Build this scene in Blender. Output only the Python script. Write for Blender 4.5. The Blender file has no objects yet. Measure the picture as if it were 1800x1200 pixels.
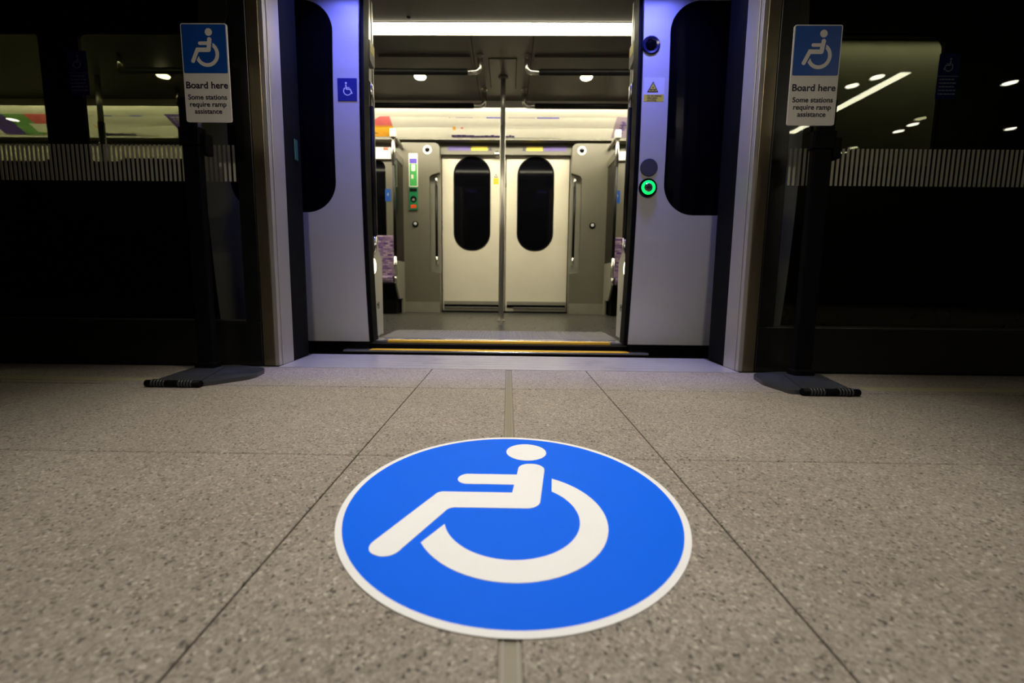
import bpy, bmesh, math, random
from mathutils import Vector, Matrix, geometry
random.seed(7)
SC = bpy.context.scene
COL = SC.collection
PI = math.pi

# ------------------------------------------------------------------ camera
cam_data = bpy.data.cameras.new('camera')
cam = bpy.data.objects.new('camera', cam_data)
COL.objects.link(cam)
F_PX = 728.17
cam_data.sensor_width = 36.0
cam_data.lens = 36.0 * F_PX / 1800.0
cam_data.shift_x = (900 - 883.32) / 1800.0
cam_data.shift_y = -(600 - 577.43) / 1800.0
cam_data.clip_start = 0.02
cam_data.dof.use_dof = True
cam_data.dof.focus_distance = 1.3
cam_data.dof.aperture_fstop = 2.6
PITCH, ROLL, YAW = 0.110265, 0.01015, -0.012495
cam.matrix_world = (Matrix.Translation((0, 0, 0.39)) @ Matrix.Rotation(-YAW, 4, 'Z')
                    @ Matrix.Rotation(PI / 2 - PITCH, 4, 'X') @ Matrix.Rotation(ROLL, 4, 'Z'))
SC.camera = cam

# ------------------------------------------------------------------ world, exposure
w = bpy.data.worlds.new('world'); SC.world = w; w.use_nodes = True
w.node_tree.nodes['Background'].inputs[0].default_value = (0.006, 0.006, 0.005, 1)
SC.view_settings.view_transform = 'Standard'
SC.view_settings.look = 'None'
SC.view_settings.gamma = 1
SC.view_settings.use_curve_mapping = False
SC.view_settings.exposure = 0.0
SC.cycles.max_bounces = 10
SC.cycles.transparent_max_bounces = 16
SC.cycles.sample_clamp_indirect = 6.0
SC.cycles.use_denoising = True

# ------------------------------------------------------------------ lights (fixtures for all but the white header lamp are built further down)
def light(name, kind, loc, energy, color, size=0.1, size_y=None, target=None, spot=None, blend=0.6):
    d = bpy.data.lights.new(name, kind); d.energy = energy; d.color = color
    if kind == 'AREA':
        d.size = size
        if size_y: d.shape = 'RECTANGLE'; d.size_y = size_y
    else:
        d.shadow_soft_size = size
    if kind == 'SPOT': d.spot_size = spot; d.spot_blend = blend
    o = bpy.data.objects.new(name, d); COL.objects.link(o); o.location = loc
    if target is not None:
        o.rotation_euler = (Vector(target) - Vector(loc)).to_track_quat('-Z', 'Y').to_euler()
    return o
light('added_floor_spot', 'SPOT', (0, 0.85, 2.86), 295, (1.0, 0.95, 0.88), 0.12, target=(0, 1.15, 0), spot=math.radians(68), blend=1.0)  # added unseen spot, its cone standing in for lens vignetting on the floor
light('added_front_spot', 'SPOT', (0, -1.4, 2.84), 190, (1.0, 0.90, 0.74), 0.15, target=(0, 2.2, 0.3), spot=math.radians(58), blend=1.0)  # added unseen spot from behind the camera, brightens signs and door leaves
for bx in (-0.80, 0.72):
    bl = light('header_blue_lamp', 'AREA', (bx, 2.10, 2.085), 6.5, (0.15, 0.17, 1.0), 0.36, 0.03, target=(bx, 2.19, 1.0))
    bl.data.spread = math.radians(84)
light('header_white_lamp', 'AREA', (-0.02, 1.98, 2.085), 4.2, (1.0, 0.95, 0.87), 1.7, 0.03, target=(-0.02, 2.03, 0))  # unseen, no fixture: brightens floor, plate and pillar sides by the doors

# ------------------------------------------------------------------ materials
MATS = {}
def nodes(name):
    m = bpy.data.materials.new(name); m.use_nodes = True
    nt = m.node_tree
    return m, nt, nt.nodes['Principled BSDF']
def noise(nt, scale, detail=4, rough=0.55, vec=None):
    n = nt.nodes.new('ShaderNodeTexNoise'); n.inputs['Scale'].default_value = scale
    n.inputs['Detail'].default_value = detail; n.inputs['Roughness'].default_value = rough
    if vec: nt.links.new(vec, n.inputs['Vector'])
    return n
def ramp(nt, src, stops):
    r = nt.nodes.new('ShaderNodeValToRGB'); nt.links.new(src, r.inputs[0])
    cr = r.color_ramp
    while len(cr.elements) < len(stops): cr.elements.new(0.5)
    for e, (p, c) in zip(cr.elements, stops):
        e.position = p; e.color = (*c, 1) if len(c) == 3 else c
    return r
def objvec(nt, scale=(1, 1, 1)):
    tc = nt.nodes.new('ShaderNodeTexCoord'); mp = nt.nodes.new('ShaderNodeMapping')
    mp.inputs['Scale'].default_value = scale; nt.links.new(tc.outputs['Object'], mp.inputs['Vector'])
    return mp.outputs[0]
def plain(name, col, rough=0.5, metal=0.0, var=0.06, vscale=9, bump=0.0, spec=0.5, coat=0.0):
    """a procedural material: base colour broken up by noise, roughness too"""
    m, nt, b = nodes(name)
    v = objvec(nt)
    n = noise(nt, vscale, 5, 0.6, v)
    lo = tuple(max(0, c * (1 - var * 1.6)) for c in col); hi = tuple(min(1, c * (1 + var)) for c in col)
    r = ramp(nt, n.outputs[0], [(0.3, lo), (0.7, hi)])
    nt.links.new(r.outputs[0], b.inputs['Base Color'])
    rr = ramp(nt, n.outputs[0], [(0.3, (rough * 0.85,) * 3), (0.75, (min(1, rough * 1.15),) * 3)])
    nt.links.new(rr.outputs[0], b.inputs['Roughness'])
    b.inputs['Metallic'].default_value = metal
    b.inputs['Specular IOR Level'].default_value = spec
    b.inputs['Coat Weight'].default_value = coat
    if bump:
        n2 = noise(nt, 220, 3, 0.5, v); bp = nt.nodes.new('ShaderNodeBump'); bp.inputs['Strength'].default_value = bump
        bp.inputs['Distance'].default_value = 0.002
        nt.links.new(n2.outputs[0], bp.inputs['Height']); nt.links.new(bp.outputs[0], b.inputs['Normal'])
    MATS[name] = m; return m
def emit(name, col, s):
    m, nt, b = nodes(name)
    b.inputs['Base Color'].default_value = (*col, 1); b.inputs['Emission Color'].default_value = (*col, 1)
    b.inputs['Emission Strength'].default_value = s; MATS[name] = m; return m
def brushed(name, col, rough=0.3, metal=1.0, axis='x', streak=0.12):
    m, nt, b = nodes(name)
    sc = {'x': (1.2, 60, 60), 'z': (60, 60, 1.2)}[axis]
    n = noise(nt, 6, 4, 0.6, objvec(nt, sc)); n2 = noise(nt, 1.6, 3, 0.5, objvec(nt))
    mx = nt.nodes.new('ShaderNodeMath'); mx.operation = 'MULTIPLY_ADD'; mx.inputs[1].default_value = 0.5
    nt.links.new(n.outputs[0], mx.inputs[0])
    m2 = nt.nodes.new('ShaderNodeMath'); m2.operation = 'MULTIPLY'; m2.inputs[1].default_value = 0.5
    nt.links.new(n2.outputs[0], m2.inputs[0]); nt.links.new(m2.outputs[0], mx.inputs[2])
    r = ramp(nt, mx.outputs[0], [(0.3, tuple(c * (1 - streak) for c in col)), (0.7, tuple(min(1, c * (1 + streak)) for c in col))])
    nt.links.new(r.outputs[0], b.inputs['Base Color'])
    rr = ramp(nt, mx.outputs[0], [(0.3, (rough * 0.8,) * 3), (0.7, (rough * 1.25,) * 3)])
    nt.links.new(rr.outputs[0], b.inputs['Roughness'])
    b.inputs['Metallic'].default_value = metal
    MATS[name] = m; return m
def pane_mat(name, tint, ior=1.6, rough=0.0):
    m = bpy.data.materials.new(name); m.use_nodes = True; nt = m.node_tree
    for n in list(nt.nodes): nt.nodes.remove(n)
    out = nt.nodes.new('ShaderNodeOutputMaterial'); mix = nt.nodes.new('ShaderNodeMixShader')
    tr = nt.nodes.new('ShaderNodeBsdfTransparent'); gl = nt.nodes.new('ShaderNodeBsdfGlossy')
    nz = noise(nt, 3, 3, 0.5, objvec(nt)); rt = ramp(nt, nz.outputs[0], [(0.3, tuple(t * 0.97 for t in tint)), (0.7, tint)])
    nt.links.new(rt.outputs[0], tr.inputs[0]); gl.inputs['Roughness'].default_value = rough
    # Schlick reflectance, the same from both sides of the thin pane
    f0 = ((ior - 1) / (ior + 1)) ** 2
    geo = nt.nodes.new('ShaderNodeNewGeometry'); dt = nt.nodes.new('ShaderNodeVectorMath'); dt.operation = 'DOT_PRODUCT'
    nt.links.new(geo.outputs['Normal'], dt.inputs[0]); nt.links.new(geo.outputs['Incoming'], dt.inputs[1])
    def mth(op, a, b=None, c=None):
        q = nt.nodes.new('ShaderNodeMath'); q.operation = op
        for i, x in enumerate((a, b, c)):
            if x is None: continue
            if isinstance(x, (int, float)): q.inputs[i].default_value = x
            else: nt.links.new(x, q.inputs[i])
        return q.outputs[0]
    fac = mth('MULTIPLY_ADD', mth('POWER', mth('SUBTRACT', 1.0, mth('ABSOLUTE', dt.outputs['Value'])), 5.0), 1 - f0, f0)
    nt.links.new(fac, mix.inputs[0]); nt.links.new(tr.outputs[0], mix.inputs[1]); nt.links.new(gl.outputs[0], mix.inputs[2])
    nt.links.new(mix.outputs[0], out.inputs[0]); MATS[name] = m; return m

def terrazzo():
    m, nt, b = nodes('terrazzo')
    geo = nt.nodes.new('ShaderNodeNewGeometry'); P = geo.outputs['Position']
    def vor(scale):
        v = nt.nodes.new('ShaderNodeTexVoronoi'); v.inputs['Scale'].default_value = scale
        nt.links.new(P, v.inputs['Vector']); return v
    def sep(v):
        s = nt.nodes.new('ShaderNodeSeparateColor'); nt.links.new(v.outputs['Color'], s.inputs[0]); return s
    v1 = vor(250); s1 = sep(v1)
    chips = ramp(nt, s1.outputs[0], [(0.0, (0.085, 0.075, 0.062)), (0.035, (0.15, 0.132, 0.11)), (0.09, (0.225, 0.198, 0.165)),
                                     (0.45, (0.270, 0.238, 0.200)), (0.80, (0.315, 0.280, 0.237)), (0.96, (0.40, 0.36, 0.305)), (1.0, (0.45, 0.41, 0.35))])
    chips.color_ramp.interpolation = 'CONSTANT'
    v2 = vor(430); s2 = sep(v2)
    fine = ramp(nt, s2.outputs[1], [(0.0, (0.62, 0.61, 0.60)), (0.10, (0.88, 0.87, 0.86)), (0.6, (1.0, 1.0, 1.0)), (1.0, (1.15, 1.14, 1.13))])
    mul = nt.nodes.new('ShaderNodeMix'); mul.data_type = 'RGBA'; mul.blend_type = 'MULTIPLY'; mul.inputs[0].default_value = 0.85
    nt.links.new(chips.outputs[0], mul.inputs[6]); nt.links.new(fine.outputs[0], mul.inputs[7])
    big = noise(nt, 2.3, 4, 0.6, P); bigr = ramp(nt, big.outputs[0], [(0.3, (0.88, 0.86, 0.84)), (0.7, (1.07, 1.06, 1.05))])
    mul2 = nt.nodes.new('ShaderNodeMix'); mul2.data_type = 'RGBA'; mul2.blend_type = 'MULTIPLY'; mul2.inputs[0].default_value = 1
    nt.links.new(mul.outputs[2], mul2.inputs[6]); nt.links.new(bigr.outputs[0], mul2.inputs[7])
    nt.links.new(mul2.outputs[2], b.inputs['Base Color'])
    b.inputs['Roughness'].default_value = 0.62; b.inputs['Specular IOR Level'].default_value = 0.3
    bp = nt.nodes.new('ShaderNodeBump'); bp.inputs['Strength'].default_value = 0.35; bp.inputs['Distance'].default_value = 0.0008
    nt.links.new(s1.outputs[2], bp.inputs['Height']); nt.links.new(bp.outputs[0], b.inputs['Normal'])
    MATS['terrazzo'] = m
terrazzo()

def vinyl(name, col, dirt):
    """printed floor vinyl with scuffs and grime"""
    m, nt, b = nodes(name); v = objvec(nt)
    n1 = noise(nt, 7, 6, 0.7, v); g = ramp(nt, n1.outputs[0], [(0.52, (0, 0, 0)), (0.72, (1, 1, 1))])
    n2 = noise(nt, 30, 4, 0.6, objvec(nt, (1, 5, 1))); s = ramp(nt, n2.outputs[0], [(0.66, (0, 0, 0)), (0.72, (1, 1, 1))])
    mm = nt.nodes.new('ShaderNodeMath'); mm.operation = 'MULTIPLY'; nt.links.new(g.outputs[0], mm.inputs[0]); nt.links.new(s.outputs[0], mm.inputs[1])
    md = nt.nodes.new('ShaderNodeMath'); md.operation = 'MULTIPLY_ADD'; md.inputs[1].default_value = 0.30
    nt.links.new(g.outputs[0], md.inputs[0]); nt.links.new(mm.outputs[0], md.inputs[2]); md.use_clamp = True
    mx = nt.nodes.new('ShaderNodeMix'); mx.data_type = 'RGBA'
    ms = nt.nodes.new('ShaderNodeMath'); ms.operation = 'MULTIPLY'; ms.inputs[1].default_value = 0.45
    nt.links.new(md.outputs[0], ms.inputs[0]); nt.links.new(ms.outputs[0], mx.inputs[0])
    mx.inputs[6].default_value = (*col, 1); mx.inputs[7].default_value = (*dirt, 1)
    nt.links.new(mx.outputs[2], b.inputs['Base Color']); b.inputs['Roughness'].default_value = 0.6
    b.inputs['Specular IOR Level'].default_value = 0.12
    MATS[name] = m
vinyl('vinyl_white', (0.75, 0.745, 0.735), (0.45, 0.40, 0.34))
vinyl('vinyl_blue', (0.001, 0.115, 0.80), (0.01, 0.10, 0.45))

brushed('steel', (0.40, 0.385, 0.37), 0.38, 0.6, 'z', 0.10)
brushed('bronze_steel', (0.24, 0.20, 0.13), 0.33, 0.9, 'z', 0.16)
brushed('chrome', (0.62, 0.60, 0.55), 0.24, 1.0, 'z', 0.05)
brushed('pole_steel', (0.36, 0.34, 0.30), 0.36, 0.9, 'z', 0.05)
brushed('edge_plate', (0.60, 0.58, 0.57), 0.30, 0.65, 'x', 0.14)
brushed('leaf_paint', (0.50, 0.49, 0.47), 0.42, 0.3, 'x', 0.05)
brushed('jamb_metal', (0.55, 0.54, 0.50), 0.40, 0.5, 'z', 0.06)
plain('black_paint', (0.004, 0.004, 0.0045), 0.35, var=0.1)
plain('black_gloss', (0.002, 0.002, 0.003), 0.06, spec=0.18, var=0.1)
plain('black_rubber', (0.004, 0.004, 0.0045), 0.6, var=0.15, spec=0.06)
plain('dark_body', (0.004, 0.004, 0.005), 0.3, var=0.1, spec=0.2)
plain('stand_plastic', (0.032, 0.034, 0.038), 0.38, var=0.15, bump=0.15)
plain('post_black', (0.003, 0.003, 0.004), 0.5, var=0.15, spec=0.06)
plain('sign_white', (0.72, 0.68, 0.62), 0.5, var=0.02)
plain('sign_blue', (0.002, 0.065, 0.33), 0.4, var=0.02)
plain('ink', (0.012, 0.008, 0.03), 0.5, var=0.02)
plain('sticker_blue', (0.004, 0.010, 0.17), 0.4, var=0.02)
plain('sticker_white', (0.70, 0.70, 0.72), 0.45, var=0.02)
plain('film_blue', (0.008, 0.013, 0.075), 0.8, var=0.05, spec=0.05)
plain('film_pale', (0.11, 0.12, 0.18), 0.5, var=0.05)
plain('pale_film', (0.62, 0.62, 0.64), 0.35, var=0.02)
plain('warning_yellow', (0.62, 0.50, 0.02), 0.45, var=0.04)
plain('nosing_yellow', (0.85, 0.50, 0.03), 0.35, metal=0.2, var=0.08)
plain('frit', (0.46, 0.44, 0.34), 0.6, var=0.03)
plain('panel_grey', (0.125, 0.117, 0.085), 0.42, var=0.04, vscale=4)
plain('ceiling_grey', (0.105, 0.098, 0.075), 0.42, var=0.05, vscale=3)
plain('door_white', (0.66, 0.62, 0.49), 0.38, var=0.025, vscale=3)
plain('cove_white', (0.80, 0.77, 0.66), 0.4, var=0.02)
plain('partition_dark', (0.03, 0.029, 0.02), 0.5, var=0.1)
plain('kick_grey', (0.22, 0.21, 0.165), 0.4, var=0.05)
plain('floor_vinyl', (0.045, 0.045, 0.038), 0.30, var=0.12, vscale=30)
plain('tread_grey', (0.14, 0.135, 0.12), 0.5, metal=0.0, var=0.06)
plain('sill_silver', (0.68, 0.68, 0.72), 0.25, metal=0.9, var=0.05)
plain('device_green', (0.0, 0.16, 0.055), 0.4, var=0.05)
plain('label_green', (0.05, 0.36, 0.08), 0.4, var=0.1, vscale=60)
plain('label_purple', (0.085, 0.05, 0.42), 0.4, var=0.08, vscale=60)
plain('label_cream', (0.80, 0.76, 0.66), 0.45, var=0.03)
plain('device_red', (0.62, 0.06, 0.01), 0.4, var=0.05)
plain('teal', (0.0, 0.07, 0.055), 0.4, var=0.05)
plain('dark_disc', (0.028, 0.028, 0.03), 0.6, var=0.1)
plain('lens_blue', (0.012, 0.012, 0.05), 0.2, var=0.1)
plain('ad_pink', (0.80, 0.16, 0.16), 0.45, var=0.1, vscale=14)
plain('ad_orange', (0.90, 0.42, 0.03), 0.45, var=0.12, vscale=14)
plain('ad_brown', (0.22, 0.12, 0.07), 0.5, var=0.1)
plain('ad_purple', (0.10, 0.06, 0.30), 0.45, var=0.06)
plain('ad_green', (0.20, 0.42, 0.14), 0.45, var=0.06)
plain('ad_lilac', (0.42, 0.33, 0.40), 0.45, var=0.06)
plain('map_line', (0.06, 0.05, 0.55), 0.45, var=0.02)
plain('map_dark', (0.04, 0.02, 0.10), 0.5, var=0.02)
plain('platform_dark', (0.022, 0.021, 0.018), 0.75, var=0.2)
plain('tunnel_dark', (0.004, 0.004, 0.004), 0.9, var=0.2)
plain('joint_metal', (0.23, 0.205, 0.155), 0.45, metal=0.4, var=0.08)
plain('joint_edge', (0.30, 0.28, 0.27), 0.35, metal=0.6, var=0.1)
plain('grout', (0.16, 0.13, 0.10), 0.8, var=0.15)
plain('grab_black', (0.004, 0.004, 0.004), 0.45, var=0.1, spec=0.2)
pane_mat('screen_glass', (0.78, 0.79, 0.72), 1.45)
pane_mat('train_glass', (0.62, 0.64, 0.55), 1.5)
pane_mat('draught_glass', (0.25, 0.25, 0.22), 1.5)
emit('strip_emit', (1.0, 0.92, 0.68), 16.0)
emit('far_strip_emit', (1.0, 0.92, 0.70), 34.0)
emit('downlight_emit', (1.0, 0.88, 0.62), 14.0)
emit('platform_strip_emit', (1.0, 0.95, 0.70), 22.0)
emit('platform_dot_emit', (1.0, 0.93, 0.75), 30.0)
emit('blue_emit', (0.2, 0.22, 1.0), 4.0)
emit('green_emit', (0.0, 1.0, 0.12), 1.6)
emit('door_lamp_emit', (1.0, 0.92, 0.62), 5.0)

def hazard():
    m, nt, b = nodes('hazard_tape')
    tc = nt.nodes.new('ShaderNodeTexCoord'); wv = nt.nodes.new('ShaderNodeTexWave'); wv.bands_direction = 'Z'
    mp = nt.nodes.new('ShaderNodeMapping'); mp.inputs['Rotation'].default_value = (0.5, 0, 0)
    nt.links.new(tc.outputs['Object'], mp.inputs[0]); nt.links.new(mp.outputs[0], wv.inputs['Vector'])
    wv.inputs['Scale'].default_value = 13.0
    r = ramp(nt, wv.outputs[0], [(0.0, (0.015, 0.012, 0.01)), (0.42, (0.62, 0.46, 0.02))]); r.color_ramp.interpolation = 'CONSTANT'
    nt.links.new(r.outputs[0], b.inputs['Base Color']); MATS['hazard_tape'] = m
hazard()
def moquette():
    m, nt, b = nodes('moquette')
    tc = nt.nodes.new('ShaderNodeTexCoord'); br = nt.nodes.new('ShaderNodeTexBrick')
    mp = nt.nodes.new('ShaderNodeMapping'); mp.inputs['Rotation'].default_value = (PI / 2, 0, 0)
    nt.links.new(tc.outputs['Object'], mp.inputs[0]); nt.links.new(mp.outputs[0], br.inputs['Vector'])
    br.inputs['Scale'].default_value = 9; br.inputs['Color1'].default_value = (0.045, 0.02, 0.12, 1)
    br.inputs['Color2'].default_value = (0.40, 0.30, 0.33, 1); br.inputs['Mortar'].default_value = (0.16, 0.09, 0.22, 1)
    br.inputs['Mortar Size'].default_value = 0.03; br.inputs['Row Height'].default_value = 0.2
    nt.links.new(br.outputs[0], b.inputs['Base Color']); b.inputs['Roughness'].default_value = 0.95; MATS['moquette'] = m
moquette()
def worn_yellow():
    m, nt, b = nodes('worn_yellow')
    geo = nt.nodes.new('ShaderNodeNewGeometry'); n = noise(nt, 60, 5, 0.7, geo.outputs['Position'])
    r = ramp(nt, n.outputs[0], [(0.40, (0.26, 0.23, 0.185)), (0.62, (0.34, 0.29, 0.10))])
    nt.links.new(r.outputs[0], b.inputs['Base Color']); b.inputs['Roughness'].default_value = 0.7; MATS['worn_yellow'] = m
worn_yellow()

# ------------------------------------------------------------------ mesh helpers
class MB:
    def __init__(s): s.v = []; s.f = []; s.sm = []
    def add(s, verts, faces, smooth=False):
        b = len(s.v); s.v += [tuple(v) for v in verts]
        for f in faces: s.f.append(tuple(i + b for i in f)); s.sm.append(smooth)
        return s
    def box(s, x0, x1, y0, y1, z0, z1):
        v = [(x, y, z) for z in (z0, z1) for y in (y0, y1) for x in (x0, x1)]
        return s.add(v, [(0, 2, 3, 1), (4, 5, 7, 6), (0, 1, 5, 4), (2, 6, 7, 3), (0, 4, 6, 2), (1, 3, 7, 5)])
    def slab(s, loops, d0, d1, mp):
        """2-D outline (first loop) with holes (further loops), between depths d0 and d1; mp(u, v, d) -> xyz"""
        pts = [p for l in loops for p in l]
        tris = geometry.tessellate_polygon([[Vector((p[0], p[1], 0)) for p in l] for l in loops])
        n = len(pts)
        v = [mp(p[0], p[1], d0) for p in pts] + [mp(p[0], p[1], d1) for p in pts]
        f = [tuple(t) for t in tris] + [tuple(n + i for i in reversed(t)) for t in tris]
        k = 0
        for l in loops:
            m = len(l)
            for i in range(m):
                a, b = k + i, k + (i + 1) % m
                f.append((a, b, n + b, n + a))
            k += m
        return s.add(v, f)
    def tube(s, path, r, seg=14, cap=True):
        P = [Vector(p) for p in path]; rings = []
        T = [(P[min(i + 1, len(P) - 1)] - P[max(i - 1, 0)]).normalized() for i in range(len(P))]
        up = Vector((0, 0, 1)) if abs(T[0].z) < 0.9 else Vector((0, 1, 0))
        N = (up - T[0] * up.dot(T[0])).normalized()
        vs = []
        for i, p in enumerate(P):
            N = (N - T[i] * N.dot(T[i])).normalized(); B = T[i].cross(N)
            rr = r[i] if isinstance(r, (list, tuple)) else r
            for k in range(seg):
                a = 2 * PI * k / seg; vs.append(p + (N * math.cos(a) + B * math.sin(a)) * rr)
        fs = []
        for i in range(len(P) - 1):
            for k in range(seg):
                fs.append((i * seg + k, i * seg + (k + 1) % seg, (i + 1) * seg + (k + 1) % seg, (i + 1) * seg + k))
        s.add(vs, fs, True)
        if cap:
            b = len(s.v) - len(vs)
            s.f.append(tuple(b + k for k in range(seg))[::-1]); s.sm.append(False)
            s.f.append(tuple(b + (len(P) - 1) * seg + k for k in range(seg))); s.sm.append(False)
        return s
    def lathe(s, c, axis, prof, seg=32, cap=True):
        """prof: list of (radius, offset along axis)"""
        a = Vector(axis).normalized(); c = Vector(c)
        n = a.orthogonal().normalized(); b = a.cross(n); vs = []
        for r, o in prof:
            for k in range(seg):
                t = 2 * PI * k / seg; vs.append(c + a * o + (n * math.cos(t) + b * math.sin(t)) * r)
        fs = []
        for i in range(len(prof) - 1):
            for k in range(seg):
                fs.append((i * seg + k, i * seg + (k + 1) % seg, (i + 1) * seg + (k + 1) % seg, (i + 1) * seg + k))
        if cap:
            fs.append(tuple(range(seg))[::-1]); fs.append(tuple((len(prof) - 1) * seg + k for k in range(seg)))
        return s.add(vs, fs)
    def build(s, name, mat, parent=None, bevel=0, fix=True, smooth=False):
        me = bpy.data.meshes.new(name); me.from_pydata(s.v, [], s.f)
        me.polygons.foreach_set('use_smooth', [smooth or x for x in s.sm])
        me.materials.append(MATS[mat] if isinstance(mat, str) else mat)
        if fix:
            bm = bmesh.new(); bm.from_mesh(me); bmesh.ops.remove_doubles(bm, verts=bm.verts, dist=1e-6)
            bmesh.ops.recalc_face_normals(bm, faces=bm.faces); bm.to_mesh(me); bm.free()
        o = bpy.data.objects.new(name, me); COL.objects.link(o)
        if parent:
            o.parent = parent
            # keep world coordinates: vertices were given in world space
            o.matrix_parent_inverse = parent.matrix_basis.inverted()
        if bevel:
            md = o.modifiers.new('bevel', 'BEVEL'); md.width = bevel; md.segments = 2; md.limit_method = 'ANGLE'
        return o
def tag(o, label=None, cat=None, group=None, kind=None):
    if label: o['label'] = label
    if cat: o['category'] = cat
    if group: o['group'] = group
    if kind: o['kind'] = kind
    return o
def thing(name, loc, label, cat, group=None):
    o = bpy.data.objects.new(name, None); COL.objects.link(o); o.location = loc; o.empty_display_size = 0.05
    return tag(o, label, cat, group)
def box(name, mat, parent, *d, bevel=0): return MB().box(*d).build(name, mat, parent, bevel)

XZ = lambda u, v, d: (u, d, v)        # slab standing, depth along Y
XY = lambda u, v, d: (u, v, d)        # slab lying, depth along Z
YZ = lambda u, v, d: (d, u, v)        # slab standing, depth along X
def rect(a, b, c, d): return [(a, c), (b, c), (b, d), (a, d)]
def rounded(pts, n=8):
    """pts: (x, y, radius); polygon with rounded corners"""
    out = []; N = len(pts)
    for i in range(N):
        x, y, r = pts[i]; p = Vector((x, y))
        if r <= 0: out.append((x, y)); continue
        a = (Vector(pts[i - 1][:2]) - p).normalized(); b = (Vector(pts[(i + 1) % N][:2]) - p).normalized()
        ang = a.angle(b); d = r / math.tan(ang / 2); t0 = p + a * d; t1 = p + b * d
        c = p + (a + b).normalized() * (r / math.sin(ang / 2))
        a0 = math.atan2(t0.y - c.y, t0.x - c.x); a1 = math.atan2(t1.y - c.y, t1.x - c.x)
        da = (a1 - a0 + PI) % (2 * PI) - PI
        for k in range(n + 1): t = a0 + da * k / n; out.append((c.x + r * math.cos(t), c.y + r * math.sin(t)))
    return out
def rrect(x0, x1, y0, y1, r, n=8): return rounded([(x0, y0, r), (x1, y0, r), (x1, y1, r), (x0, y1, r)], n)
def circ(cx, cy, r, n=48): return [(cx + r * math.cos(2 * PI * k / n), cy + r * math.sin(2 * PI * k / n)) for k in range(n)]

# the wheelchair pictogram, in units of the floor sticker's radius (facing left, head up)
HEAD = circ(0.119, 0.696, 0.154, 40)
BODY = rounded([(0.004, 0.068, 0), (0.018, 0.172, 0), (-0.357, 0.172, 0.069), (-0.357, 0.313, 0.069), (0.038, 0.313, 0),
                (0.060, 0.486, 0.085), (0.247, 0.486, 0.085), (0.160, -0.112, 0.09), (-0.362, -0.112, 0.06),
                (-0.585, -0.580, 0.074), (-0.735, -0.515, 0.074), (-0.455, 0.068, 0.05)], 10)
def arc(cx, cy, r, a0, a1, n=40): return [(cx + r * math.cos(a0 + (a1 - a0) * k / n), cy + r * math.sin(a0 + (a1 - a0) * k / n)) for k in range(n + 1)]
WHEEL = arc(0.0, -0.19, 0.527, math.radians(59), math.radians(-151)) + arc(0.0, -0.19, 0.377, math.radians(-166), math.radians(48))
def thin_figure():
    """the thinner figure of the small stickers"""
    body = rounded([(0.02, 0.10, 0), (0.03, 0.17, 0), (-0.30, 0.17, 0.035), (-0.30, 0.25, 0.035), (0.045, 0.25, 0), (0.075, 0.54, 0.06),
                    (0.215, 0.54, 0.06), (0.135, -0.02, 0.05), (-0.33, -0.02, 0.03), (-0.52, -0.50, 0.05), (-0.63, -0.45, 0.05), (-0.40, 0.10, 0.04)], 6)
    wheel = arc(-0.04, -0.16, 0.50, math.radians(55), math.radians(-148), 30) + arc(-0.04, -0.16, 0.405, math.radians(-158), math.radians(48), 30)
    return circ(0.12, 0.72, 0.115, 24), body, wheel
def pictogram(mb, mp, d0, d1, cx, cy, s, flip=1, thin=False):
    H, B, W = thin_figure() if thin else (HEAD, BODY, WHEEL)
    for l in (H, B, W):
        mb.slab([[(cx + flip * p[0] * s, cy + p[1] * s) for p in l]], d0, d1, mp)

def text_mesh(name, txt, size, loc, mat, parent, align='CENTER', bold=0.0, thick=0.0006, rotx=PI / 2, xs=1.0, rotz=0.0):
    c = bpy.data.curves.new(name, 'FONT'); c.body = txt; c.size = size; c.align_x = align; c.offset = bold; c.extrude = thick
    c.resolution_u = 3; c.space_character = 1.0
    t = bpy.data.objects.new(name, c); COL.objects.link(t)
    dg = bpy.context.evaluated_depsgraph_get(); dg.update()
    me = bpy.data.meshes.new_from_object(t.evaluated_get(dg))
    bpy.data.objects.remove(t)
    M = Matrix.Translation(loc) @ Matrix.Rotation(rotz, 4, 'Z') @ Matrix.Rotation(rotx, 4, 'X') @ Matrix.Diagonal((xs, 1, 1, 1))
    me.transform(M); me.materials.clear(); me.materials.append(MATS[mat])
    o = bpy.data.objects.new(name, me); COL.objects.link(o); o.parent = parent
    if parent: 
        r = parent
        while r.parent: r = r.parent
        o.matrix_parent_inverse = r.matrix_basis.inverted() if parent == r else Matrix.Identity(4)
        if parent != r: o.matrix_parent_inverse = (r.matrix_basis @ parent.matrix_parent_inverse).inverted() if parent.parent == r else o.matrix_parent_inverse
    return o
def sub(mb, name, mat, part, bevel=0):
    """a sub-part under a part that already sits under a thing, given in world coordinates"""
    o = mb.build(name, mat, None, bevel); o.parent = part
    r = part.parent
    if r: o.matrix_parent_inverse = (r.matrix_basis @ part.matrix_parent_inverse).inverted()
    return o

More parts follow.
